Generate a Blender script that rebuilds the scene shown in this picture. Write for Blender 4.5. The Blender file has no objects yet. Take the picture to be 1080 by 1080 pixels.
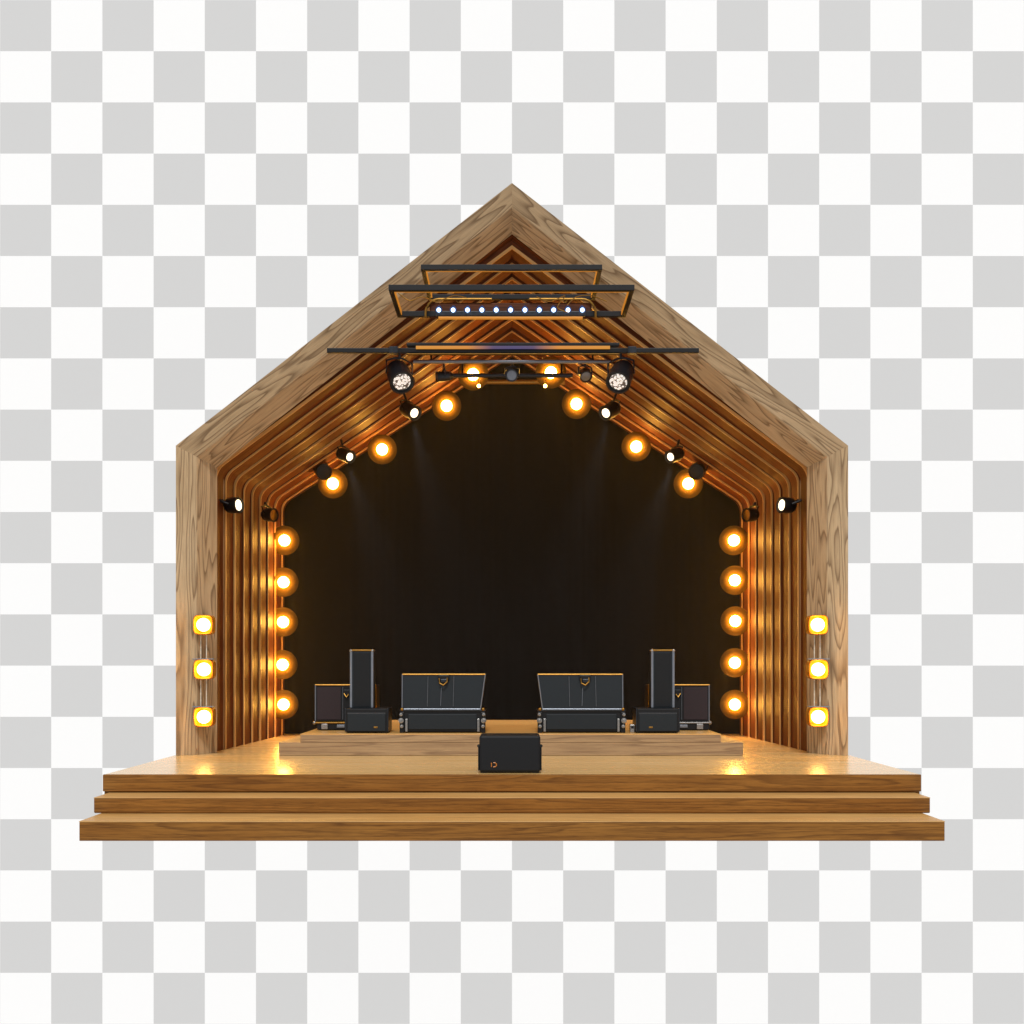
import bpy, bmesh, math, random
from mathutils import Vector, Matrix
random.seed(7)
S = bpy.context.scene
C = S.collection
K = 0.0116/12.0          # metres per pixel per metre of distance (photograph is 1080 px wide)
HY = 700.0               # horizon row
ZC = 1.99                # camera height over the underside of the stage
ZF = ZC-117*K*12         # deck surface
def W(px, D): return (px-540)*K*D
def H(py, D): return ZC-(py-HY)*K*D
def P(px, py, D): return Vector((W(px, D), D, H(py, D)))

# ------------------------------------------------------------------ materials
def nt(name):
    m = bpy.data.materials.new(name); m.use_nodes = True
    n = m.node_tree; n.nodes.clear()
    out = n.nodes.new('ShaderNodeOutputMaterial')
    b = n.nodes.new('ShaderNodeBsdfPrincipled')
    n.links.new(b.outputs[0], out.inputs['Surface'])
    return m, n, b, out
def mth(n, op, a, b=None, c=None):
    x = n.nodes.new('ShaderNodeMath'); x.operation = op
    for i, v in enumerate((a, b, c)):
        if v is None: continue
        if isinstance(v, (int, float)): x.inputs[i].default_value = v
        else: n.links.new(v, x.inputs[i])
    return x.outputs[0]
def noise(n, vec, scale, detail=3, rough=.5, dist=0):
    x = n.nodes.new('ShaderNodeTexNoise'); x.inputs['Scale'].default_value = scale
    x.inputs['Detail'].default_value = detail; x.inputs['Roughness'].default_value = rough
    x.inputs['Distortion'].default_value = dist
    n.links.new(vec, x.inputs['Vector']); return x.outputs['Fac']
def ramp(n, fac, stops):
    r = n.nodes.new('ShaderNodeValToRGB'); e = r.color_ramp.elements
    while len(e) < len(stops): e.new(.5)
    for i, (p, c) in enumerate(stops):
        e[i].position = p; e[i].color = (*c, 1)
    n.links.new(fac, r.inputs[0]); return r.outputs[0]
def mapv(n, vec, s, l=(0, 0, 0)):
    m = n.nodes.new('ShaderNodeMapping'); m.inputs['Scale'].default_value = s; m.inputs['Location'].default_value = l
    n.links.new(vec, m.inputs['Vector']); return m.outputs[0]
def mix(n, fac, a, b, mode='MIX'):
    x = n.nodes.new('ShaderNodeMix'); x.data_type = 'RGBA'; x.blend_type = mode
    for sock, v in ((x.inputs[0], fac), (x.inputs[6], a), (x.inputs[7], b)):
        if isinstance(v, (int, float)): sock.default_value = v
        elif isinstance(v, tuple): sock.default_value = (*v, 1)
        else: n.links.new(v, sock)
    return x.outputs[2]

def wood(name, light, mid, dark, rough=.5, rings=7.0, sv=3.0, su=.28, spec=.35, fibre=.35, line=.75, coat=0, planks=None, bump=.25, vary=0):
    """grain from UV (metres): U runs along the board, V across it. Contours of a stretched noise give cathedral figure."""
    m, n, b, out = nt(name)
    uv = n.nodes.new('ShaderNodeUVMap'); uv.uv_map = 'grain'
    vec = uv.outputs[0]
    sep = n.nodes.new('ShaderNodeSeparateXYZ'); n.links.new(vec, sep.inputs[0])
    pl = None
    if planks:
        pid = mth(n, 'FLOOR', mth(n, 'DIVIDE', sep.outputs[1], planks))
        wn = n.nodes.new('ShaderNodeTexWhiteNoise'); wn.noise_dimensions = '1D'; n.links.new(pid, wn.inputs['W'])
        cmb = n.nodes.new('ShaderNodeCombineXYZ')
        n.links.new(mth(n, 'ADD', sep.outputs[0], mth(n, 'MULTIPLY', wn.outputs['Value'], 37.0)), cmb.inputs[0])
        n.links.new(sep.outputs[1], cmb.inputs[1]); n.links.new(mth(n, 'MULTIPLY', wn.outputs['Value'], 9.0), cmb.inputs[2])
        vec = cmb.outputs[0]; pl = wn.outputs['Value']
    warp = noise(n, mapv(n, vec, (su, sv, 1)), 1.0, 1.5, .45)
    ringv = mth(n, 'MULTIPLY', warp, rings*2)
    wob = noise(n, mapv(n, vec, (1.2, 14, 1)), 1.0, 2)
    ringv = mth(n, 'ADD', ringv, mth(n, 'MULTIPLY', wob, .35))
    fr = mth(n, 'FRACT', ringv)
    # late wood line: slow rise then sharp fall
    rise = mth(n, 'POWER', fr, 3.0)
    fall = mth(n, 'MINIMUM', mth(n, 'MULTIPLY', mth(n, 'SUBTRACT', 1.0, fr), 9.0), 1.0)
    lines = mth(n, 'MULTIPLY', mth(n, 'MULTIPLY', rise, fall), line)
    blot = noise(n, mapv(n, vec, (.5, 2.2, 1), (3, 5, 1)), 1.0, 3, .6)
    fib = noise(n, mapv(n, vec, (5, 170, 1)), 1.0, 2, .6)
    fib2 = noise(n, mapv(n, vec, (1.3, 38, 1)), 1.0, 3, .6)
    base = ramp(n, blot, [(.3, mid), (.7, light)])
    base = mix(n, lines, base, dark)
    f = mth(n, 'MULTIPLY', mth(n, 'MAXIMUM', mth(n, 'SUBTRACT', mth(n, 'ADD', mth(n, 'MULTIPLY', fib, .5), mth(n, 'MULTIPLY', fib2, .5)), .47), 0.0), fibre*9)
    base = mix(n, mth(n, 'MINIMUM', f, .8), base, dark)
    if pl is not None:
        base = mix(n, mth(n, 'MULTIPLY', pl, .7), base, mid)
        edge = mth(n, 'ABSOLUTE', mth(n, 'SUBTRACT', mth(n, 'FRACT', mth(n, 'DIVIDE', sep.outputs[1], planks)), .5))
        seam = mth(n, 'GREATER_THAN', edge, .5-.003/planks)
        base = mix(n, mth(n, 'MULTIPLY', seam, .8), base, (dark[0]*.4, dark[1]*.4, dark[2]*.4))
    if vary:
        oi = n.nodes.new('ShaderNodeObjectInfo')
        hs = n.nodes.new('ShaderNodeHueSaturation'); n.links.new(base, hs.inputs['Color'])
        n.links.new(mth(n, 'ADD', 1-vary, mth(n, 'MULTIPLY', oi.outputs['Random'], vary*2)), hs.inputs['Value']); base = hs.outputs[0]
    n.links.new(base, b.inputs['Base Color'])
    rg = mth(n, 'ADD', rough-.08, mth(n, 'MULTIPLY', fib2, .16)); n.links.new(rg, b.inputs['Roughness'])
    b.inputs['Specular IOR Level'].default_value = spec
    b.inputs['Coat Weight'].default_value = coat; b.inputs['Coat Roughness'].default_value = .22
    bp = n.nodes.new('ShaderNodeBump'); bp.inputs['Strength'].default_value = bump; bp.inputs['Distance'].default_value = .004
    n.links.new(mth(n, 'SUBTRACT', 1.0, mth(n, 'ADD', lines, mth(n, 'MULTIPLY', fib2, .6))), bp.inputs['Height'])
    n.links.new(bp.outputs[0], b.inputs['Normal'])
    return m
def plain(name, col, rough=.5, metal=0, spec=.5, nz=.12, scale=30, coat=0):
    m, n, b, out = nt(name)
    tc = n.nodes.new('ShaderNodeTexCoord')
    f = noise(n, tc.outputs['Object'], scale, 4, .6)
    c2 = tuple(c*(1-nz*2) for c in col); c1 = tuple(min(1, c*(1+nz)) for c in col)
    n.links.new(ramp(n, f, [(.35, c2), (.65, c1)]), b.inputs['Base Color'])
    n.links.new(mth(n, 'ADD', rough-.07, mth(n, 'MULTIPLY', f, .14)), b.inputs['Roughness'])
    b.inputs['Metallic'].default_value = metal; b.inputs['Specular IOR Level'].default_value = spec
    b.inputs['Coat Weight'].default_value = coat
    return m
def emit(name, col, s, base=(.5, .5, .5)):
    m, n, b, out = nt(name)
    b.inputs['Base Color'].default_value = (*base, 1)
    b.inputs['Emission Color'].default_value = (*col, 1); b.inputs['Emission Strength'].default_value = s
    return m

M = {}
M['portal'] = wood('portal_oak', (.60, .435, .26), (.50, .345, .19), (.105, .052, .02), rough=.6, rings=5.8, sv=3.6, su=.40, line=1.0, spec=.25, bump=.5, fibre=.22)
M['edge'] = wood('rib_edge_highlight', (.78, .43, .15), (.66, .34, .10), (.33, .14, .035), rough=.42, rings=3, sv=3, su=.2, fibre=.2, line=.3)  # paler wood colour stands in for lamp light on the rib edges
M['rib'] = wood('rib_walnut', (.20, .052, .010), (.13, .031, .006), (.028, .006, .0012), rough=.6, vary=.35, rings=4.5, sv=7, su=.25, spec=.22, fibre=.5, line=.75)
M['deck'] = wood('deck_varnished', (.88, .66, .33), (.74, .47, .17), (.42, .22, .065), rough=.27, rings=3, sv=5, su=.15, spec=.5, fibre=.25, line=.45, coat=.5, planks=.22, bump=.08)
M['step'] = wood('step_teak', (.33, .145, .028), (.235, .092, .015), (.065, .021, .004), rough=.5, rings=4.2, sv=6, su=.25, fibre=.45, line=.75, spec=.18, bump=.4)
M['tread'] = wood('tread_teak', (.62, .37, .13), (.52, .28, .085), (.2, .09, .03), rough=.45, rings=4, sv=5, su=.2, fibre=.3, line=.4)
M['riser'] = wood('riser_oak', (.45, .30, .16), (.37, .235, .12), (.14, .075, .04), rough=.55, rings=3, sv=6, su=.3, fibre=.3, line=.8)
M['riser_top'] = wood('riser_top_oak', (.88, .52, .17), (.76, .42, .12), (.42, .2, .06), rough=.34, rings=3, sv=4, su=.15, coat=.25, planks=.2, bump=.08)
M['curtain'] = plain('black_curtain', (.0016, .0015, .0017), .95, spec=.03, nz=.2, scale=2)
M['black'] = plain('black_metal', (.006, .006, .007), .42, metal=.0, spec=.3)
M['dark_metal'] = plain('gunmetal', (.030, .034, .042), .32, metal=.6)
M['tolex'] = plain('charcoal_tolex', (.0085, .0095, .0115), .6, spec=.25, scale=120)
M['tolex2'] = plain('bluish_charcoal_panel', (.012, .017, .022), .55, spec=.3, scale=120)
M['grille'] = plain('mauve_grille_cloth', (.036, .026, .029), .8, spec=.2, scale=200)
M['trim'] = plain('steel_trim', (.22, .24, .28), .38, metal=.7, nz=.05)
M['silver'] = plain('nickel', (.36, .35, .34), .28, metal=1.0, nz=.08, scale=60)
M['brass'] = plain('brass', (.34, .18, .04), .4, metal=1.0, nz=.1)
M['seam'] = plain('panel_seam', (.075, .085, .10), .5)
M['amber'] = plain('amber_glow_disc', (.105, .052, .0008), .75, spec=.2, nz=.05)  # amber of the added discs that imitate glow round the globes
M['amber_box'] = plain('amber_tray_enamel', (.34, .115, .003), .5, spec=.2, nz=.05)
M['bulb'] = emit('amber_bulb', (1.0, .48, .075), 84)
M['bulb_small'] = emit('warm_pinlight', (1.0, .52, .11), 30)
M['white_lamp'] = emit('white_lamp_glass', (1.0, .78, .50), 3.2)
M['led'] = emit('cool_led', (.50, .70, 1.0), 4, (.1, .2, .4))
M['halo_blue'] = plain('painted_blue_halo', (.02, .05, .16), .3)  # blue paint on the lamp heads stands in for their bluish halo
M['strip'] = emit('amber_led_strip', (1.0, .36, .03), .42, (.25, .10, .01))
M['logo'] = plain('orange_badge', (.50, .17, .02), .4)
M['wire'] = plain('pale_wire', (.70, .62, .48), .35)
M['backing'] = plain('rear_plywood', (.20, .13, .07), .7)

# glowing strip that turns violet in its middle
m, n, b, out = nt('two_tone_led_strip')
tc = n.nodes.new('ShaderNodeTexCoord'); sp = n.nodes.new('ShaderNodeSeparateXYZ'); n.links.new(tc.outputs['Object'], sp.inputs[0])
f = mth(n, 'ABSOLUTE', mth(n, 'DIVIDE', sp.outputs[0], 1.45))
n.links.new(ramp(n, f, [(0, (.05, .05, .22)), (.2, (.09, .06, .20)), (.45, (1.0, .36, .03)), (1, (1.0, .40, .02))]), b.inputs['Emission Color'])
b.inputs['Base Color'].default_value = (.05, .03, .02, 1); b.inputs['Emission Strength'].default_value = .6; M['strip2'] = m
# honeycomb lens of the big par cans
m, n, b, out = nt('honeycomb_lens')
tc = n.nodes.new('ShaderNodeTexCoord'); v = n.nodes.new('ShaderNodeTexVoronoi'); v.inputs['Scale'].default_value = 22
n.links.new(tc.outputs['Object'], v.inputs['Vector'])
c = ramp(n, v.outputs['Distance'], [(.42, (.85, .80, .74)), (.66, (.08, .06, .05))])
n.links.new(c, b.inputs['Base Color']); n.links.new(c, b.inputs['Emission Color']); b.inputs['Emission Strength'].default_value = .75
b.inputs['Roughness'].default_value = .2; M['lens'] = m
# checkered backdrop
CELL = 54*K*42
m, n, b, out = nt('checkered_backdrop')
tc = n.nodes.new('ShaderNodeTexCoord'); sp = n.nodes.new('ShaderNodeSeparateXYZ'); n.links.new(tc.outputs['Object'], sp.inputs[0])
par = mth(n, 'ADD', mth(n, 'FLOOR', mth(n, 'DIVIDE', sp.outputs[0], CELL)), mth(n, 'FLOOR', mth(n, 'DIVIDE', sp.outputs[2], CELL)))
odd = mth(n, 'ABSOLUTE', mth(n, 'MODULO', par, 2.0))
n.links.new(mix(n, mth(n, 'GREATER_THAN', odd, .5), (.95, .95, .95), (.645, .645, .645)), b.inputs['Base Color'])
b.inputs['Roughness'].default_value = 1; b.inputs['Specular IOR Level'].default_value = 0; M['checker'] = m

# ------------------------------------------------------------------ mesh helpers
def obj(name, bm, mat, parent=None, smooth=False):
    me = bpy.data.meshes.new(name); 
    bmesh.ops.recalc_face_normals(bm, faces=bm.faces)
    bm.to_mesh(me); bm.free()
    o = bpy.data.objects.new(name, me); C.objects.link(o)
    me.materials.append(mat)
    if smooth:
        for p in me.polygons: p.use_smooth = True
        try: me.set_sharp_from_angle(angle=math.radians(40))
        except Exception: pass
    if parent: o.parent = parent; o.matrix_parent_inverse = Matrix.Identity(4); 
    return o
def thing(name, label, cat, loc=(0, 0, 0), rot=(0, 0, 0), group=None):
    o = bpy.data.objects.new(name, None); C.objects.link(o); o.empty_display_size = .1
    o.location = loc; o.rotation_euler = rot; o['label'] = label; o['category'] = cat
    if group: o['group'] = group
    return o
def tag(o, label, cat, group=None):
    o['label'] = label; o['category'] = cat
    if group: o['group'] = group
    return o
def dup(root, label, loc=None, rot=None, mirror=False):
    r = root.copy(); C.objects.link(r)
    if loc is not None: r.location = loc
    if rot is not None: r.rotation_euler = rot
    if mirror: r.scale.x = -1
    r['label'] = label
    for ch in list(root.children):
        c = ch.copy(); C.objects.link(c); c.parent = r
        for g in list(ch.children):
            d = g.copy(); C.objects.link(d); d.parent = c
    return r
def box(bm, x0, x1, y0, y1, z0, z1, bev=0, taper=None):
    r = bmesh.ops.create_cube(bm, size=1)
    vs = r['verts']
    for v in vs:
        v.co = Vector(((x0+x1)/2+v.co.x*(x1-x0), (y0+y1)/2+v.co.y*(y1-y0), (z0+z1)/2+v.co.z*(z1-z0)))
    if bev:
        es = list({e for v in vs for e in v.link_edges})
        bmesh.ops.bevel(bm, geom=es, offset=bev, segments=2, profile=.5, affect='EDGES')
    return bm
def tube(bm, pts, r, seg=10, caps=True):
    pts = [Vector(p) for p in pts]; rings = []
    for i, p in enumerate(pts):
        d = (pts[min(i+1, len(pts)-1)]-pts[max(i-1, 0)]).normalized()
        up = Vector((0, 0, 1)) if abs(d.z) < .9 else Vector((0, 1, 0))
        a = d.cross(up).normalized(); b = a.cross(d)
        rr = r[i] if isinstance(r, (list, tuple)) else r
        rings.append([bm.verts.new(p+a*math.cos(t)*rr+b*math.sin(t)*rr) for t in [2*math.pi*k/seg for k in range(seg)]])
    for i in range(len(rings)-1):
        for k in range(seg):
            bm.faces.new((rings[i][k], rings[i][(k+1) % seg], rings[i+1][(k+1) % seg], rings[i+1][k]))
    if caps:
        bm.faces.new(rings[0][::-1]); bm.faces.new(rings[-1])
    return bm
def ball(bm, c, r, sub=3):
    q = bmesh.ops.create_icosphere(bm, subdivisions=sub, radius=r, matrix=Matrix.Translation(c)); return bm
def lathe(bm, prof, seg=24, axis='Y'):
    """profile of (radius, along -Y) pairs, revolved round Y"""
    rings = []
    for (r, y) in prof:
        rings.append([bm.verts.new((r*math.cos(2*math.pi*k/seg), y, r*math.sin(2*math.pi*k/seg))) for k in range(seg)])
    for i in range(len(rings)-1):
        for k in range(seg):
            bm.faces.new((rings[i][k], rings[i][(k+1) % seg], rings[i+1][(k+1) % seg], rings[i+1][k]))
    return bm
def grain(bm, g, off=0.0, faces=None):
    uvl = bm.loops.layers.uv.get('grain') or bm.loops.layers.uv.new('grain')
    g = Vector(g).normalized()
    bm.normal_update()
    for f in (faces if faces is not None else bm.faces):
        nrm = f.normal
        t = nrm.cross(g)
        if t.length < .35:
            t = nrm.orthogonal(); u = t.cross(nrm)
        else:
            t.normalize(); u = g
        for l in f.loops:
            l[uvl].uv = (l.vert.co.dot(u)+off*3.7, l.vert.co.dot(t)+off)
def B(): return bmesh.new()

# ------------------------------------------------------------------ setting
bm = B()
bmesh.ops.create_grid(bm, x_segments=1, y_segments=1, size=150, matrix=Matrix.Rotation(math.radians(90), 4, 'X'))
bd = obj('backdrop', bm, M['checker']); bd['kind'] = 'structure'
bd.location = (0, 42, H(540, 42))

# ------------------------------------------------------------------ stage deck and steps
deck = thing('stage_deck', 'wide wooden stage deck with glossy golden boards and two long front steps', 'stage', (0, 12, 0))
D0, D2, D3 = 12.0, 11.57, 11.01
def part_box(name, mat, parent, ext, g=(1, 0, 0), bev=.006, off=0.0, plank_dir=None):
    L = parent.matrix_world.translation if False else Vector(parent.location)
    x0, x1, y0, y1, z0, z1 = ext
    bm = B(); box(bm, x0-L.x, x1-L.x, y0-L.y, y1-L.y, z0-L.z, z1-L.z, bev)
    grain(bm, g, off); return obj(name, bm, mat, parent)
part_box('deck_boards', M['deck'], deck, (-5.0, 5.0, D0+.03, 19.3, ZF-.05, ZF), bev=.004, off=1.3)
part_box('deck_fascia', M['step'], deck, (-5.004, 5.004, D0-.012, D0+.027, H(836, 12)+.016, ZF+.002), bev=.008, off=.7)
part_box('deck_base', M['step'], deck, (-4.7, 4.7, 11.75, 11.98, .01, H(858, D2)-.02), bev=0)
part_box('step_filler', M['step'], deck, (-441*K*D2+.004, 441*K*D2-.004, D2+.02, 11.97, H(858, D2)+.002, H(858, D2)+.013), bev=0)
part_box('deck_base', M['step'], deck, (-4.998, 4.998, D0+.03, 19.25, .0, ZF-.053), bev=0)
z2 = H(836, 12); z3 = H(858, D2)
for (hw, d, zt, zb, off) in ((441*K*D2, D2, z2, H(858.5, D2)+.014, 2.9), (456.5*K*D3, D3, z3, 0, 4.6)):
    st = part_box('step', M['step'], deck, (-hw, hw, d, D0-.014 if d == D2 else D2+.25, zb, zt-.012), bev=.006, off=off)
    part_box('tread', M['tread'], deck, (-hw-.002, hw+.002, d-.003, (D0+.02 if d == D2 else D2+.26), zt-.0115, zt), bev=.004, off=off+1)

# ------------------------------------------------------------------ canopy
can = thing('stage_canopy', 'gabled wooden stage canopy with grained front frame and nested brown ribs', 'canopy', (0, 14.47, ZF))
CL = Vector(can.location)
def ring(xe, za, m, r, zb=ZF, o=0.0, seg=7):
    """half outline from floor to apex (right side); xe wall, za apex height, m slope, fillet r, outward offset o"""
    xe = xe+o; za = za+o*math.sqrt(1+m*m); r = max(r-o, .001)   # concave side is inside
    ze = za-m*xe
    ang = math.atan(m)                      # roof angle
    turn = math.pi/2-ang                    # between up and roof direction
    tl = r*math.tan(turn/2)
    pts = [(xe, zb), (xe, ze-tl)]
    cx, cz = xe-r, ze-tl
    for k in range(1, seg+1):
        a = turn*k/seg
        pts.append((cx+r*math.cos(a), cz+r*math.sin(a)))
    pts.append((0, za))
    return pts
def full(p): return [(-x, z) for (x, z) in p]+[(x, z) for (x, z) in p[::-1]][1:]
def sweep(bm, prof, closed=True, off=0.0):
    """prof: list of (half outline, depth). all outlines have equal point count"""
    uvl = bm.loops.layers.uv.get('grain') or bm.loops.layers.uv.new('grain')
    lines = []
    for (h, d) in prof:
        f = full(h); lines.append([bm.verts.new(Vector((x, d, z))-CL) for (x, z) in f])
    n = len(lines[0]); k = len(prof)
    cum = [0]
    for j in range(1, n): cum.append(cum[-1]+(lines[0][j].co-lines[0][j-1].co).length)
    vv = [0]
    for i in range(1, k+1): vv.append(vv[-1]+(lines[i % k][1].co-lines[i-1][1].co).length)
    for i in range(k if closed else k-1):
        A, Bq = lines[i], lines[(i+1) % k]
        for j in range(n-1):
            f = bm.faces.new((A[j], A[j+1], Bq[j+1], Bq[j]))
            side = 0 if j < n//2 else 11.0
            for l, (u, v) in zip(f.loops, ((cum[j], vv[i]), (cum[j+1], vv[i]), (cum[j+1], vv[i+1]), (cum[j], vv[i+1]))):
                l[uvl].uv = (u+off*3.3+side, v+off)
    if closed:
        bm.faces.new([lines[i][0] for i in range(k)]); bm.faces.new([lines[i][-1] for i in range(k)][::-1])
    return bm
# portal members: two posts and two rafters with mitred ends
def node(px, eave_py, apex_py, D):
    x = (540-px)*K*D
    return dict(D=D, x=x, e=H(eave_py, D), a=H(apex_py, D))
O = node(185.5, 470, 193, 14.47); Mi = node(207, 481.5, 218, 14.62); I = node(229, 493, 247, 14.98)
OB = dict(D=15.6, x=O['x'], e=O['e'], a=O['a']); IB = dict(D=15.0, x=I['x']+.06, e=I['e']+.05, a=I['a']+.08); IC = dict(D=15.6, x=I['x']+.06, e=I['e']+.05, a=I['a']+.08)
G2 = dict(D=Mi['D']+.012, x=Mi['x']-.012, e=Mi['e']-.008, a=Mi['a']-.016)
sec = [O, Mi, G2, I, IB, IC, OB]
def member(name, fa, fb, g, off):
    bm = B(); a = [bm.verts.new(Vector(fa(s))-CL) for s in sec]; b_ = [bm.verts.new(Vector(fb(s))-CL) for s in sec]
    k = len(sec)
    for i in range(k): bm.faces.new((a[i], a[(i+1) % k], b_[(i+1) % k], b_[i]))
    bm.faces.new(a[::-1]); bm.faces.new(b_)
    bmesh.ops.recalc_face_normals(bm, faces=bm.faces)
    grain(bm, g, off)
    # offset each strip's figure
    return obj(name, bm, M['portal'], can)
for s in (-1, 1):
    member('post', lambda q: (s*q['x'], q['D'], ZF+.002), lambda q: (s*q['x'], q['D'], q['e']), (0, 0, 1), 2.3+s*1.1)
    mm = (O['a']-O['e'])/O['x']
    member('rafter', lambda q: (s*q['x'], q['D'], q['e']), lambda q: (0, q['D'], q['a']), (-s, 0, mm), 5.2+s*1.7)
# dark jamb ring, then the ribs
NR = 9
DA, DB = 15.12, 18.55
prev = None
for i in range(NR):
    t = i/(NR-1)
    d = DA+(DB-DA)*t
    xe = 4.56+(4.34-4.56)*t
    ze = H(496, DA)+(H(531, DB)-H(496, DA))*t
    za = H(262, DA)+(H(374, DB)-H(262, DA))*t
    m_ = (za-ze)/xe
    r = .30
    dep = .365
    if i == NR-1: dep = .14
    e1 = .012
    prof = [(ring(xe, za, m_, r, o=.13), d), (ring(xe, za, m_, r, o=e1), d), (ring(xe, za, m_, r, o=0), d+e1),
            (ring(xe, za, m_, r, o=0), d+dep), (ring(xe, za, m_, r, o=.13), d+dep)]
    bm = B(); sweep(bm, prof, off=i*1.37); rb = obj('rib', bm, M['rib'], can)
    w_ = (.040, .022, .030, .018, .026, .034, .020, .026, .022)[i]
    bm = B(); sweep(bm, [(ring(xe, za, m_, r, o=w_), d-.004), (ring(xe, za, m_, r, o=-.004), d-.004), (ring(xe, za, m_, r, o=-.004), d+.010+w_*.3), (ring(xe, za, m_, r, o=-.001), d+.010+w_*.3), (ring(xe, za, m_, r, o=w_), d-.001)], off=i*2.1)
    obj('edge_strip', bm, M['edge'], rb)  # pale strip paints the lit line along the rib's front edge
# lining behind the ribs (smooth tapering surface with thickness)
def rr(t, o):
    xe = 4.56+(4.34-4.56)*t; ze = H(496, DA)+(H(531, DB)-H(496, DA))*t; za = H(262, DA)+(H(374, DB)-H(262, DA))*t
    return ring(xe, za, (za-ze)/xe, .30, o=o)
bm = B(); sweep(bm, [(rr(-.02, .11), 15.02), (rr(1.05, .11), 18.74), (rr(1.05, .20), 18.74), (rr(-.02, .20), 15.02)], off=9); obj('lining', bm, M['rib'], can)
# roof slabs and outer side walls
for s in (-1, 1):
    bm = B()
    def q(x, y, z): return bm.verts.new(Vector((x, y, z))-CL)
    x0, x1 = O['x']-.01, O['x']-.09
    a = [q(s*x0, 15.61, ZF+.003), q(s*x1, 15.61, ZF+.003), q(s*x1, 15.61, O['e']-.09), q(s*x0, 15.61, O['e']-.02)]
    b_ = [q(s*x0, 19.2, ZF+.003), q(s*x1, 19.2, ZF+.003), q(s*x1, 19.2, O['e']-.09), q(s*x0, 19.2, O['e']-.02)]
    for k in range(4): bm.faces.new((a[k], a[(k+1) % 4], b_[(k+1) % 4], b_[k]))
    bm.faces.new(a[::-1]); bm.faces.new(b_); grain(bm, (0, 1, 0), 3); obj('side_wall', bm, M['portal'], can)
    bm = B()
    a = [q(s*x0, 15.61, O['e']-.018), q(s*x1, 15.61, O['e']-.088), q(0, 15.61, O['a']-.14), q(0, 15.61, O['a']-.02)]
    b_ = [q(s*x0, 19.2, O['e']-.018), q(s*x1, 19.2, O['e']-.088), q(0, 19.2, O['a']-.14), q(0, 19.2, O['a']-.02)]
    for k in range(4): bm.faces.new((a[k], a[(k+1) % 4], b_[(k+1) % 4], b_[k]))
    bm.faces.new(a[::-1]); bm.faces.new(b_); grain(bm, (0, 1, 0), 6); obj('roof', bm, M['portal'], can)
bm = B()
f1 = [bm.verts.new(Vector((x, 19.08, z))-CL) for (x, z) in ((-4.83, ZF+.003), (4.83, ZF+.003), (4.83, O['e']-.12), (0, O['a']-.2), (-4.83, O['e']-.12))]
f2 = [bm.verts.new(v.co+Vector((0, .1, 0))) for v in f1]
bm.faces.new(f1); bm.faces.new(f2[::-1])
for k in range(5): bm.faces.new((f1[k], f1[(k+1) % 5], f2[(k+1) % 5], f2[k]))
obj('rear_wall', bm, M['backing'], can)
# black curtain hanging in front of the rear wall
bm = B(); NX = 260; zt = H(360, 18.9)
cols = []
for i in range(NX+1):
    x = -4.5+9.0*i/NX
    y = 18.90+.018*math.sin(i*.63+math.sin(i*.11)*2)
    top = min(O['a']-.9-.70*abs(x), 9)
    top = H(374, DB)+.18-abs(x)*.66
    cols.append((bm.verts.new((x, y-18.9, .01)), bm.verts.new((x, y-18.9, top-ZF))))
for i in range(NX): bm.faces.new((cols[i][0], cols[i+1][0], cols[i+1][1], cols[i][1]))
cur = obj('stage_curtain', bm, M['curtain'], smooth=True); cur.location = (0, 18.9, ZF)
tag(cur, 'tall black curtain closing the back of the stage behind the speakers', 'curtain')

# ------------------------------------------------------------------ riser
DR = 14.47
ris = thing('riser_platform', 'low two-tier oak riser platform the speaker cases stand on', 'riser', (0, DR, ZF))
zr1 = H(783, DR); zr2 = H(774, DR)
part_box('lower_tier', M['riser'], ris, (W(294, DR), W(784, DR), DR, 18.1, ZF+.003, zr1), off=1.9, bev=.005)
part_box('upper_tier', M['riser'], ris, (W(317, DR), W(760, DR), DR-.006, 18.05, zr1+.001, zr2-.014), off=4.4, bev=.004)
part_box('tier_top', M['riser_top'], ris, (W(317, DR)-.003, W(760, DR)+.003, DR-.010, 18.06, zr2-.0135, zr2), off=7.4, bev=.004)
ZR = zr2

# ------------------------------------------------------------------ amber globe lamps
def globe_lamp(px, py, D, mount, label, group):
    """bare globe with an added amber disc imitating its glow, arm reaching to the point 'mount' (dx, dz)"""
    t = thing('globe_lamp', label, 'lamp', P(px, py, D), rot=(Vector((0, 0, ZC))-P(px, py, D)).to_track_quat('-Y', 'Z').to_euler(), group=group)
    r = .102
    bm = B(); ball(bm, (0, 0, 0), r); obj('bulb', bm, M['bulb'], t, True)
    bm = B(); lathe(bm, [(.001, .048), (.12, .050), (.19, .062), (.245, .085), (.268, .105), (.272, .112), (.245, .095), (.18, .075), (.10, .062), (.001, .06)], 40)
    obj('glow_disc', bm, M['amber'], t, True)  # added disc behind the bulb, shaped to look like its glow
    bm = B(); lathe(bm, [(.001, .064), (.055, .064), (.055, .26), (.035, .28), (.001, .28)], 16)
    if mount:
        dx, dz = mount
        tube(bm, [(0, .23, 0), (dx*.5, .36, dz*.5), (dx*1.1, .36, dz*1.1)], .018, 8)
    obj('socket', bm, M['black'], t, True)
    return t
ords = ['top', 'second from the top', 'middle', 'second from the bottom', 'bottom']
for side, col in (('left', [(300, 570), (299, 614), (298.5, 656), (298, 701), (299, 743)]), ('right', [(774, 570), (775, 612), (775.5, 655), (775, 699), (775, 743)])):
    for k, (px, py) in enumerate(col):
        s = -1 if side == 'left' else 1
        globe_lamp(px, py, 18.1, (s*.15, 0), f'glowing amber globe lamp, {ords[k]} of the five in the {side} inner column', 'amber globe lamps in the columns beside the curtain')
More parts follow.
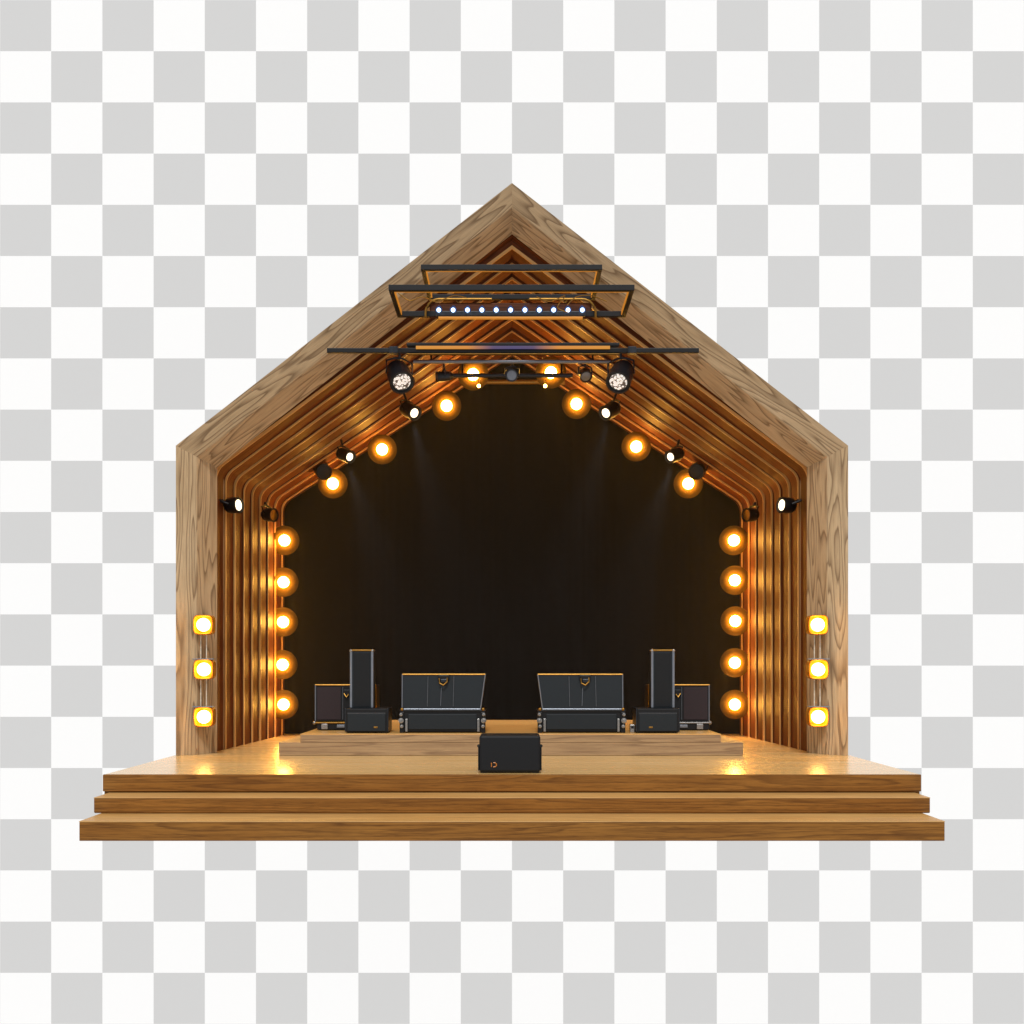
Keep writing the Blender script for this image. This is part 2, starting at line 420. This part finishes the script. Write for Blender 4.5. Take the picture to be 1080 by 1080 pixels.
slope_names = ['lowest, nearest the eave', 'second up from the eave', 'third up from the eave', 'topmost, next to the lighting pipe']
for side, col in (('left', [(351, 510), (403, 474), (471, 428), (499, 395)]), ('right', [(726, 510), (671, 471), (608, 426), (581, 393)])):
    for k, (px, py) in enumerate(col):
        s = -1 if side == 'left' else 1
        mt = (s*.16, .26) if k < 3 else (0, .22)
        globe_lamp(px, py, 18.1 if k < 3 else 17.2, mt, f'glowing amber globe lamp under the {side} roof slope, {slope_names[k]}', 'amber globe lamps under the roof slopes')
pn = ['highest', 'middle', 'lowest']
for side, px in (('left', 215), ('right', 862)):
    for k, py in enumerate((659, 706, 756)):
        t = thing('square_wall_lamp', f'square amber wall lamp with a glowing globe, {pn[k]} of three on the {side} front post', 'lamp', P(px+(.5 if k else 0), py, 14.56), group='square amber lamps on the front posts')
        bm = B(); ball(bm, (0, -.02, 0), .098); obj('bulb', bm, M['bulb_small'], t, True)
        bm = B(); h = .145
        # open fronted tray with rounded corners
        NP = 28; vsf = []
        for q_ in range(NP):
            a0 = 2*math.pi*(q_+.5)/NP; c0, s0 = math.cos(a0), math.sin(a0)
            vsf.append((h*math.copysign(abs(c0)**.45, c0), h*math.copysign(abs(s0)**.45, s0)))
        o1 = [bm.verts.new((x, -.05, z)) for x, z in vsf]; o2 = [bm.verts.new((x, .10, z)) for x, z in vsf]
        i1 = [bm.verts.new((x*.93, -.05, z*.93)) for x, z in vsf]; i2 = [bm.verts.new((x*.78, .085, z*.78)) for x, z in vsf]
        for a_, b_ in ((o1, o2), (i2, i1), (i1, o1)):
            for q_ in range(NP): bm.faces.new((a_[q_], a_[(q_+1) % NP], b_[(q_+1) % NP], b_[q_]))
        bm.faces.new(i2); bm.faces.new(o2[::-1])
        obj('housing', bm, M['amber_box'], t, True)
        if k:
            bm = B(); box(bm, -h-.012, h+.012, -.065, .03, h+.001, h+.016, .003); obj('cap', bm, M['trim'], t)
        bm = B(); s = -1 if side == 'left' else 1
        tube(bm, [(0, .10, 0), (s*.03, .22, 0)], .05, 12); obj('bracket', bm, M['black'], t)
    bm = B(); o_ = P(px, 708, 14.60)
    for dx in (-.045, .04):
        tube(bm, [P(px, 659, 14.66)-o_+Vector((dx, 0, 0)), P(px, 756, 14.66)-o_+Vector((dx, 0, 0))], .009, 8)
    w = obj('lamp_wire', bm, M['wire']); w.location = o_
    tag(w, f'pair of thin pale wires linking the three square lamps on the {side} front post', 'wire')

# ------------------------------------------------------------------ spotlights
def spot(px, py, D, aim, R, L, lens, label, mount, cat='spotlight', group=None, name='spotlight', bmat='black', lr=.8, arm=.016, fins=True):
    t = thing(name, label, cat, P(px, py, D), group=group)
    q = Vector(aim).normalized().to_track_quat('-Y', 'Z')
    bm = B()
    lathe(bm, [(.001, L*.60), (R*.45, L*.60), (R*.72, L*.50), (R*.80, L*.38), (R*.92, L*.34), (R*.95, L*.1), (R, L*.06), (R, -L*.38), (R*1.04, -L*.40), (R*1.04, -L*.47), (R*.9, -L*.48), (R*.86, -L*.40), (.001, -L*.36)], 28)
    b = obj('body', bm, M[bmat], t, True); b.rotation_mode = 'QUATERNION'; b.rotation_quaternion = q
    bm = B(); lathe(bm, [(.001, -L*.455), (R*lr*.6, -L*.45), (R*lr, -L*.41), (R*lr, -L*.37)], 24)
    obj('lens', bm, M[lens], b, True)
    if mount:
        m_ = Vector(mount); dn = m_.normalized(); a = q @ Vector((1, 0, 0))
        bm = B()
        p1, p2 = a*R*1.12, -a*R*1.12
        tube(bm, [p1, p1*1.0+dn*R*1.15, dn*R*1.45+p1*.4, dn*R*1.5, dn*R*1.45+p2*.4, p2+dn*R*1.15, p2], arm, 8)
        tube(bm, [dn*R*1.4, m_], arm*1.3, 8)
        obj('yoke', bm, M[bmat], t, True)
    return t
def beam(t, aim, e, ang, off=.22):
    l = bpy.data.lights.new('beam', 'SPOT'); l.energy = e; l.spot_size = math.radians(ang); l.spot_blend = .8; l.shadow_soft_size = .04; l.color = (.85, .9, 1)
    o = bpy.data.objects.new('beam', l); C.objects.link(o); o.parent = t; a = Vector(aim).normalized(); o.location = a*off
    o.rotation_mode = 'QUATERNION'; o.rotation_quaternion = a.to_track_quat('-Z', 'Y')
for side, s in (('left', -1), ('right', 1)):
    X = lambda v: 538+s*(538-v)*-1 if False else (v if s < 0 else 1076-v)
    d = -s
    spot(X(421), 396, 15.4, (d*.30, -.62, -.72), .19, .46, 'lens', f'large black stage spotlight with a honeycomb lens hanging {side} of the amber light bar', (0, .05, .40), name='spotlight', group='large spotlights with honeycomb lenses', lr=.74, bmat='dark_metal')
    sp1 = spot(X(432), 433, 17.0, (d*.62, -.60, -.45), .13, .36, 'white_lamp', f'small black spotlight with a bright lens, upper one under the {side} roof slope', (-d*.10, .05, .30), group='small bright spotlights under the roof', lr=.6)
    sp2 = spot(X(364), 480, 17.3, (d*.70, -.55, -.35), .115, .32, 'white_lamp', f'small black spotlight with a bright lens, lower one under the {side} roof slope', (-d*.08, .05, .28), group='small bright spotlights under the roof', lr=.6)
    beam(sp1, (d*.25, .12, -.95), 200, 30); beam(sp2, (d*.30, .15, -.95), 200, 34)
    spot(X(246), 533, 15.45, (d*.92, -.30, .0), .125, .24, 'white_lamp', f'black spotlight with white lens on a bent arm, front of the {side} ribbed wall', (-d*.17, -.02, .07), group='spotlights on the ribbed walls', arm=.022, lr=.68)
    spot(X(284), 543, 17.0, (d*.80, -.40, -.1), .115, .24, 'brass', f'unlit black spotlight with a brassy face, deeper on the {side} ribbed wall', (-d*.08, .03, .22), group='spotlights on the ribbed walls', arm=.020)
    spot(X(340), 497, 17.9, (d*.5, -.8, -.3), .14, .22, 'black', f'dark stubby spotlight near the lowest globe under the {side} roof slope', (-d*.1, .03, .22), group='dark spotlights by the eaves')
spot(468, 397, 16.35, (-.9, -.25, -.15), .085, .26, 'trim', 'small gunmetal spotlight left on the pipe, pointing sideways', (0, .0, .2), bmat='dark_metal')
spot(540, 396, 16.35, (-.05, -.95, -.25), .10, .22, 'trim', 'small gunmetal spotlight at the centre of the pipe, facing forward', (0, .0, .2), bmat='dark_metal')
spot(617, 395, 16.35, (.15, -.7, -.7), .10, .18, 'trim', 'small gunmetal spotlight right on the pipe, tipped downward with a brass bracket', (0, .0, .2), bmat='dark_metal')
for px, lab in ((505, 'left'), (575, 'right')):
    t = thing('pin_light', f'tiny amber pin light hanging below the pipe, {lab} of two', 'lamp', P(px, 407, 16.6), group='tiny amber pin lights')
    bm = B(); ball(bm, (0, 0, 0), .03, 2); obj('bulb', bm, M['bulb_small'], t, True)
    bm = B(); tube(bm, [(0, .02, .02), (0, .03, .16)], .008, 6); obj('stem', bm, M['brass'], t)
# pipes
def pipe(x0, x1, py, D, r, mat, label, ends=None):
    o_ = P((x0+x1)/2, py, D); L = (x1-x0)*K*D/2
    t = thing('lighting_pipe', label, 'pipe', o_)
    bm = B(); tube(bm, [(-L, 0, 0), (L, 0, 0)], r, 14); obj('pipe_rail', bm, M[mat], t, True)
    for s in (-1, 1):
        bm = B(); tube(bm, [(s*L*.82, 0, 0), (s*L*.82, .12, ends)], r*.5, 8); obj('hanger', bm, M['black'], t, True)
    return t
pipe(436, 644, 381.5, 16.2, .030, 'trim', 'long steel lighting pipe across the top of the stage opening', .35)
pipe(476, 604, 396, 16.5, .036, 'dark_metal', 'short dark lighting pipe carrying the small spotlights', .30)
pipe(486, 596, 403, 17.5, .040, 'brass', 'short brassy pipe glowing just above the curtain top', .22)

# ------------------------------------------------------------------ hanging rectangular frames
def hframe(nx0, nx1, npy, fx0, fx1, fpy, Dn, th, label, legs):
    """flat rectangle: near edge row npy, far edge row fpy; same height"""
    z = H(npy, Dn); Df = (HY-npy)*Dn/(HY-fpy)
    cx = W((nx0+nx1)/2, Dn); hw = (nx1-nx0)/2*K*Dn
    t = thing('hanging_light', label, 'light', (cx, Dn, z), group='black rectangular lights under the gable')
    L = Df-Dn
    for nm, e in (('front_rail', (-hw, hw, -th/2, th/2)), ('back_rail', (-hw, hw, L-th/2, L+th/2))):
        bm = B(); box(bm, e[0], e[1], e[2], e[3], -th*.6, th*.6, .006); obj('rail', bm, M['black'], t)
    for s in (-1, 1):
        bm = B(); box(bm, s*(hw-th/2)-th/2, s*(hw-th/2)+th/2, th/2+.002, L-th/2-.002, -th*.6, th*.6, .006); sr = obj('side_rail', bm, M['black'], t)
        bm = B(); x = s*(hw-th-.004); box(bm, x-.006, x+.006, th, L-th, -th*.5, th*.42); obj('led_strip', bm, M['strip'], t)
    bm = B(); box(bm, -hw+th*1.3, hw-th*1.3, th/2+.001, th/2+.014, -th*.62, th*.1); obj('led_strip', bm, M['strip'], t)
    bm = B()
    for s in (-1, 1):
        tube(bm, [(s*hw*.72, L, th*.5), (s*hw*.66, L+legs[0], th*.5+legs[1])], .014, 8)
        bm2 = None
    obj('hanger', bm, M['black'], t, True)
    return t
hframe(444, 635, 282.5, 452, 628, 313.5, 13.7, .062, 'upper and smaller of two hanging black rectangular lights in front of the gable', (.62, .12))
hframe(410, 669, 304, 418, 661, 331.5, 13.45, .066, 'lower and wider of two hanging black rectangular lights, around the row of cool white lamps', (.75, .15))
# long bar with the amber strip housing
t = thing('light_bar', 'long thin black bar spanning the gable with a shorter amber-lit housing on its middle', 'light bar', P(541, 370, 14.1))
oD = 14.1
bm = B(); hw = 196*K*oD; box(bm, -hw, hw, -.03, .03, -.035, .035, .01); obj('bar', bm, M['black'], t)
bm = B(); hw2 = 112*K*oD; box(bm, -hw2, hw2, -.045, .06, .058, .105, .01); obj('housing', bm, M['black'], t)
bm = B(); hw3 = 102*K*oD; box(bm, -hw3, hw3, -.060, -.047, .008, .054, .003); obj('led_strip', bm, M['strip2'], t)
bm = B(); box(bm, -hw3*1.1, hw3*1.1, -.03, .03, -.058, -.046, .004); obj('lower_trim', bm, M['brass'], t)
for s in (-1, 1):
    bm = B(); tube(bm, [(s*hw*.97, .02, 0), (s*hw*.97*1.03, .45, .13)], .014, 8); obj('bracket', bm, M['black'], t)
    bm = B(); box(bm, s*hw*.64-.06, s*hw*.64+.06, -.05, .05, -.045, .05, .006); obj('clamp', bm, M['dark_metal'], t)
# row of eleven cool lamps
BD = 14.35
t = thing('lamp_batten', 'dark rounded batten with a row of eleven cool white lamps under the gable', 'batten', P(538.5, 331, BD))
px_ = K*BD
bm = B(); box(bm, -79*px_, 79*px_, -.02, .05, -.035, .035, .01); obj('rail', bm, M['dark_metal'], t)
bm = B(); box(bm, -76*px_, 76*px_, -.02, .03, -.075, -.045, .004); obj('led_strip', bm, M['strip'], t)
bm = B(); pts = []
Wd, Hd = 90*px_, 17*px_
for k in range(9): a = math.pi/2*k/8; pts.append((-Wd+.2-.2*math.sin(math.pi/2-a), .06, Hd-.2+.2*math.cos(math.pi/2-a)))
pts = [(-Wd, .06, -.03)]+pts+[(-20*px_, .06, Hd)]
tube(bm, pts, .018, 8)
pts2 = [(-x, y, z) for x, y, z in pts]; tube(bm, pts2, .018, 8); obj('rim', bm, M['brass'], t, True)
bm = B(); box(bm, -86*px_, 86*px_, .09, .12, -.03, Hd-.04, .02); grain(bm, (1, 0, 0)); obj('back_plate', bm, M['rib'], t)
for k in range(11):
    x = (463-538.5+15.1*k)*px_
    bm = B(); tube(bm, [(x, -.035, .045), (x, .02, .075), (x, .07, .12)], [.050, .042, .03], 14); lb = obj('lamp_head', bm, M['halo_blue'], t, True)
    bm = B(); ball(bm, (x, -.045, .040), .031, 3); obj('lamp_glass', bm, M['led'], lb, True)
# loose golden cables round the frames
for (pts, lab) in (([(420, 309), (432, 317), (446, 313), (460, 318), (478, 312), (492, 314)], 'golden brown cable looping along the left half of the lower rectangular light'),
                   ([(566, 313), (580, 318), (596, 312), (588, 324), (600, 330)], 'golden brown cable dangling right of centre between the rectangular lights'),
                   ([(598, 322), (608, 313), (624, 312), (640, 318)], 'golden brown cable draped near the right end of the smaller rectangular light')):
    o_ = P(pts[0][0], pts[0][1], 13.95); raw = [P(a, b, 13.95)-o_ for a, b in pts]
    sm = []
    for i in range(len(raw)-1):
        p0, p1, p2, p3 = raw[max(i-1, 0)], raw[i], raw[i+1], raw[min(i+2, len(raw)-1)]
        for k in range(6):
            u = k/6; sm.append(.5*((2*p1)+(p2-p0)*u+(2*p0-5*p1+4*p2-p3)*u*u+(3*p1-p0-3*p2+p3)*u**3))
    sm.append(raw[-1])
    bm = B(); tube(bm, sm, .007, 7); c_ = obj('cable', bm, M['brass'], smooth=True); c_.location = o_; tag(c_, lab, 'cable')

# ------------------------------------------------------------------ speakers and cases on the riser
def amp(px0, px1, top, mid, base, side, D=14.67):
    s = 1 if side == 'left' else -1        # slanted end towards the centre
    cx = (px0+px1)/2; u = K*D
    t = thing('amplifier_stack', f'wide dark amplifier stack with a tilted panelled cabinet on a metal-cornered case, {side} of centre', 'amplifier', (W(cx, D), D, ZR+.001), group='wide amplifier stacks')
    hw = (px1-px0)/2*u; hb = (base-mid)*u; ht = (base-top)*u
    bm = B(); box(bm, -hw+.05, hw-.05, 0, .62, .015, hb-.02, .012); cs = obj('case', bm, M['tolex'], t)
    bm = B(); box(bm, -hw+.0, hw, -.012, .64, hb-.026, hb-.004, .005); obj('case_lid', bm, M['black'], cs)
    bm = B(); box(bm, -hw+.13, hw-.13, -.018, -.002, .05, hb-.06, .008); obj('front_panel', bm, M['tolex2'], cs)
    for e in (-1, 1):
        x = e*(hw-.035)
        bm = B(); box(bm, x-.035, x+.035, -.02, .05, .0, hb-.028, .01); obj('corner_post', bm, M['black'], cs)
        for zz, r_ in ((.10, .026), (.185, .040), (.275, .024)):
            bm = B(); lathe(bm, [(.001, -.045), (r_*.5, -.045), (r_*.6, -.03), (r_, -.028), (r_, .0)], 14)
            for v in bm.verts: v.co += Vector((x+e*.01*(zz > .15), -.02, zz))
            obj('catch', bm, M['silver'], cs, True)
        x2 = e*(hw-.105)
        bm = B(); box(bm, x2-.017, x2+.017, -.03, .01, .02, hb*.62, .004); obj('edge_strip', bm, M['silver'], cs)
        bm = B(); ball(bm, (x, -.0, hb+.01), .028, 2); obj('corner_ball', bm, M['brass'], cs, True)
    # cabinet: front trapezoid, slightly leaning back
    xl, xr = -hw+.035, hw-.075
    if s < 0: xl, xr = -hw+.075, hw-.035
    zb_, zt_ = hb+.012, ht
    sl = .07
    fl = [(xl-(sl if s < 0 else 0), zt_), (xr+(sl if s > 0 else 0), zt_), (xr, zb_), (xl, zb_)]
    bm = B(); a = [bm.verts.new((x, .05 if z > hb+.1 else .02, z)) for x, z in fl]; b_ = [bm.verts.new((x, .48, z)) for x, z in fl]
    for k in range(4): bm.faces.new((a[k], a[(k+1) % 4], b_[(k+1) % 4], b_[k]))
    bm.faces.new(a[::-1]); bm.faces.new(b_)
    bmesh.ops.bevel(bm, geom=bm.edges[:], offset=.008, segments=2, affect='EDGES')
    cb = obj('cabinet', bm, M['tolex2'], t)
    def strip(p, q_, r_, mat, nm):
        bm = B(); tube(bm, [p, q_], r_, 6); obj(nm, bm, M[mat], cb, True)
    F = lambda x, z: (x, (.05 if z > hb+.1 else .02)-.004, z)
    strip(F(*fl[0]), F(*fl[1]), .011, 'brass', 'edge_trim'); strip(F(*fl[1]), F(*fl[2]), .009, 'trim', 'edge_trim')  # brass colour on the top edge stands in for gold rim light
    strip(F(*fl[2]), F(*fl[3]), .009, 'trim', 'edge_trim'); strip(F(*fl[3]), F(*fl[0]), .009, 'trim', 'edge_trim')
    wd = xr-xl
    for fx in (.33, .66):
        x = xl+wd*fx; strip((x, .038, zt_-.03), (x-.01*s, .014, zb_+.04), .0055, 'seam', 'seam')
    x = xl+wd*.50; strip((x, .03, zt_-.20), (x-.01, .016, zb_+.05), .004, 'trim', 'seam')
    xc = xl+wd*.53
    bm = B(); box(bm, xc-.085, xc+.085, .0, .05, zt_-.085, zt_-.01, .012); hd = obj('bracket', bm, M['black'], cb)
    bm = B(); tube(bm, [(xc-.07, -.005, zt_-.06), (xc-.055, -.02, zt_-.13), (xc+.0, -.03, zt_-.16), (xc+.05, -.02, zt_-.11), (xc+.06, -.005, zt_-.05)], .012, 8)
    obj('handle', bm, M['brass'], hd, True)
    bm = B(); box(bm, xc-.04, xc+.05, -.012, .0, zt_-.12, zt_-.07, .006); obj('latch', bm, M['dark_metal'], hd)
    return t
amp(421.5, 512, 711, 748.5, 772.6, 'left')
amp(567, 659.5, 711, 748.5, 772.6, 'right')
def badge(parent, x, z, w, mat, y=-.004):
    bm = B(); tube(bm, [(x-w*.5, y, z+w*.42), (x-w*.5, y, z-w*.42)], w*.10, 6)
    tube(bm, [(x-w*.12, y, z+w*.42), (x+w*.25, y, z+w*.40), (x+w*.5, y, z+w*.15), (x+w*.5, y, z-w*.15), (x+w*.25, y, z-w*.40), (x-w*.12, y, z-w*.42)], w*.12, 6)
    obj('badge', bm, M[mat], parent, True)
def cabinet(name, label, cat, px0, px1, top, base, D, z0, depth, mat, bev=.015, group=None):
    u = K*D; hw = (px1-px0)/2*u; h = (base-top)*u
    t = thing(name, label, cat, (W((px0+px1)/2, D), D, z0+.001), group=group)
    bm = B(); box(bm, -hw, hw, 0, depth, .012, h, bev); b = obj('body', bm, M[mat], t)
    return t, b, hw, h, u
for side, s in (('left', -1), ('right', 1)):
    X = (lambda v: v) if s < 0 else (lambda v: 1080.5-v)
    a0, a1 = sorted((X(364.5), X(408.5)))
    t, b, hw, h, u = cabinet('floor_monitor', f'low charcoal monitor speaker under the upright column on the {side}', 'monitor speaker', a0, a1, 747, 773, 14.60, ZR, .45, 'tolex', group='low monitor speakers under the columns')
    bm = B(); box(bm, -hw+.03, hw-.03, -.010, -.001, .03, h-.085, .006); obj('grille', bm, M['tolex2'], t)
    bm = B(); tube(bm, [(-hw+.03, -.004, h-.07), (hw-.03, -.004, h-.07)], .004, 6); obj('seam', bm, M['seam'], t)
    for e in (-1, 1):
        bm = B(); box(bm, e*(hw+.006)-.008, e*(hw+.006)+.008, .01, .44, .02, h-.0, .003); obj('side_trim', bm, M['dark_metal'], t)
    for e in (-1, 1):
        bm = B(); box(bm, e*hw*.8-.04, e*hw*.8+.04, .04, .40, .0, .013); obj('foot', bm, M['black'], t)
    bm = B(); box(bm, (.35 if s < 0 else -.45)*hw-.0, (.35 if s < 0 else -.45)*hw+.06, -.014, -.011, .075, .098, .003); obj('badge', bm, M['brass'], t)
    c0, c1 = sorted((X(369.5), X(393.5)))
    zt = ZR+.001+h
    D2_ = 14.72; u = K*D2_; hw = (c1-c0)/2*u; hh = H(686.5, D2_)-zt
    t = thing('column_speaker', f'tall narrow column speaker with bright steel edges standing on the {side} floor monitor', 'column speaker', (W((c0+c1)/2, D2_), D2_, zt+.002), group='tall column speakers')
    bm = B(); box(bm, -hw+.008, hw-.008, 0, .28, .0, hh-.006, .008); b = obj('body', bm, M['tolex2'], t)
    bm = B(); box(bm, -hw+.05, hw-.05, -.006, .002, .02, hh-.03, .004); obj('grille', bm, M['tolex'], b)
    for e in (-1, 1):
        bm = B(); box(bm, e*(hw-.012)-.017, e*(hw-.012)+.017, -.016, .03, .004, hh, .006); obj('edge_strip', bm, M['trim'], t)
        bm = B(); ball(bm, (e*(hw-.008), .0, hh+.002), .024, 2); obj('corner_ball', bm, M['silver'], t, True)
    bm = B(); box(bm, -hw+.01, hw-.01, -.01, .29, hh-.004, hh+.016, .004); obj('rim_light_cap', bm, M['brass'], t)  # brass top imitates gold rim light from the globes behind
    # rear case
    r0, r1 = sorted((X(331), X(398)))
    D3_ = 15.2; u = K*D3_; hw = (r1-r0)/2*u
    t = thing('rear_equipment_case', f'boxy dark amplifier case with a mauve front behind the {side} column speaker', 'amplifier', (W((r0+r1)/2, D3_), D3_, ZR+.001), group='boxy amplifier cases at the outer ends')
    zb_ = (770-761)*u; zt_ = H(722.5, D3_)-ZR
    zb0 = .0
    hb = H(761, D3_)-ZR
    bm = B(); box(bm, -hw+.05, hw-.02, .0, .45, .01, hb-.03, .008); bs = obj('base', bm, M['black'], t)
    bm = B(); box(bm, -hw-.0, hw, -.02, .46, hb-.03, hb-.008, .005); obj('tray', bm, M['brass' if s < 0 else 'silver'], bs)
    e = -1 if s < 0 else 1
    bm = B(); box(bm, e*(hw-.17)-.05, e*(hw-.17)+.05, -.025, .0, .02, hb-.035, .006); obj('catch', bm, M['silver'], bs)
    bm = B(); box(bm, e*(hw-.42)-.06, e*(hw-.42)+.06, -.02, .0, .045, hb-.05, .004); obj('connector_plate', bm, M['trim'], bs)
    bm = B(); ball(bm, (e*(hw-.01), -.0, hb-.02), .03, 2); obj('corner_ball', bm, M['silver'], bs, True)
    bm = B(); box(bm, -hw+.02, hw-.02, .0, .42, hb+.002, zt_, .012); cb = obj('cabinet', bm, M['tolex'], t)
    xa, xb = e*(hw-.05), e*(hw-.42)
    bm = B(); box(bm, min(xa, xb), max(xa, xb), -.008, .001, hb+.03, zt_-.035, .004); obj('grille', bm, M['grille'], cb)
    bm = B(); tube(bm, [(xb-e*.03, -.004, hb+.03), (xb-e*.03, -.004, zt_-.03)], .006, 6); obj('seam', bm, M['seam'], cb)
    bm = B(); tube(bm, [(-hw+.02, -.002, zt_), (hw-.02, -.002, zt_)], .012, 6); obj('edge_trim', bm, M['brass'], cb, True)  # gold back light on the upper edge, painted as brass
    for q_ in (-1, 1):
        bm = B(); tube(bm, [(q_*(hw-.025), -.002, hb+.01), (q_*(hw-.025), -.002, zt_)], .010, 6); obj('edge_trim', bm, M['trim' if q_ == e else 'brass'], cb, True)
    bm = B(); box(bm, -e*.02-.05, -e*.02+.05, -.03, .0, zt_-.16, zt_-.07, .01); hd = obj('latch', bm, M['black'], cb)
    bm = B(); tube(bm, [(-e*.05, -.03, zt_-.14), (-e*.02, -.045, zt_-.19), (e*.02, -.03, zt_-.13)], .010, 6); obj('handle', bm, M['brass'], hd, True)
# small power box by the right amplifier
t = thing('power_box', 'tiny pale power box on the riser right of the right amplifier stack', 'power box', (W(667, 14.72), 14.72, ZR+.001))
bm = B(); box(bm, -.035, .035, 0, .10, 0, .12, .008); obj('body', bm, M['silver'], t)
bm = B(); box(bm, -.02, .02, -.006, 0, .06, .10, .003); obj('socket', bm, M['black'], t)
# centre monitor on the deck's edge
t, b, hw, h, u = cabinet('centre_monitor', 'black floor monitor with an orange badge at the middle of the deck edge', 'monitor speaker', 505.5, 570, 774.5, 814.5, 12.14, ZF, .42, 'tolex', bev=.03)
t.name = 'floor_monitor'
for e in (-1, 1):
    bm = B(); box(bm, e*(hw+.008)-.008, e*(hw+.008)+.008, .02, .40, .03, h-.14, .004); obj('side_cheek', bm, M['black'], t)
    bm = B(); ball(bm, (e*(hw+.010), .06, h-.135), .020, 2); obj('knob', bm, M['black'], t, True)
    bm = B(); box(bm, e*hw*.85-.04, e*hw*.85+.04, .03, .36, .0, .013); obj('foot', bm, M['black'], t)
badge(t, -hw*.52, .105, .062, 'logo')

# ------------------------------------------------------------------ lighting, haze, camera
w = bpy.data.worlds.new('World'); S.world = w; w.use_nodes = True
bgn = w.node_tree.nodes['Background']; bgn.inputs[0].default_value = (1, 1, 1, 1); bgn.inputs[1].default_value = .62
sun = bpy.data.lights.new('sun', 'SUN'); sun.energy = 2.1; sun.angle = math.radians(12); sun.color = (1, .99, .97)
so = bpy.data.objects.new('sun', sun); C.objects.link(so); so.rotation_euler = (math.radians(90-50), 0, 0)

HAZE = True
if HAZE:
    m = bpy.data.materials.new('stage_haze'); m.use_nodes = True; n = m.node_tree; n.nodes.clear()
    out = n.nodes.new('ShaderNodeOutputMaterial'); v = n.nodes.new('ShaderNodeVolumePrincipled')
    v.inputs['Color'].default_value = (.9, .88, .85, 1); v.inputs['Density'].default_value = .009; v.inputs['Anisotropy'].default_value = .2
    n.links.new(v.outputs[0], out.inputs['Volume'])
    bm = B(); poly = [(-4.2, ZF+.02), (4.2, ZF+.02), (4.2, H(531, DB)-.1), (0, H(374, DB)-.1), (-4.2, H(531, DB)-.1)]
    a = [bm.verts.new((x, 15.5-17, z-ZF)) for x, z in poly]; b_ = [bm.verts.new((x, 18.8-17, z-ZF)) for x, z in poly]
    bm.faces.new(a); bm.faces.new(b_[::-1])
    for k in range(5): bm.faces.new((a[k], a[(k+1) % 5], b_[(k+1) % 5], b_[k]))
    hz = obj('stage_haze', bm, m); hz.location = (0, 17, ZF); hz['kind'] = 'stuff'; hz['label'] = 'thin smoky haze hanging inside the stage opening'; hz['category'] = 'haze'

cam = bpy.data.cameras.new('camera'); cam.sensor_width = 36; cam.lens = 36/(1080*K); cam.shift_y = 160/1080
cam.clip_start = .1; cam.clip_end = 500
co = bpy.data.objects.new('camera', cam); C.objects.link(co); co.location = (0, 0, ZC); co.rotation_euler = (math.radians(90), 0, 0)
S.camera = co
S.view_settings.view_transform = 'Standard'; S.view_settings.look = 'None'; S.view_settings.gamma = 1; S.view_settings.exposure = 0
S.view_settings.use_curve_mapping = False
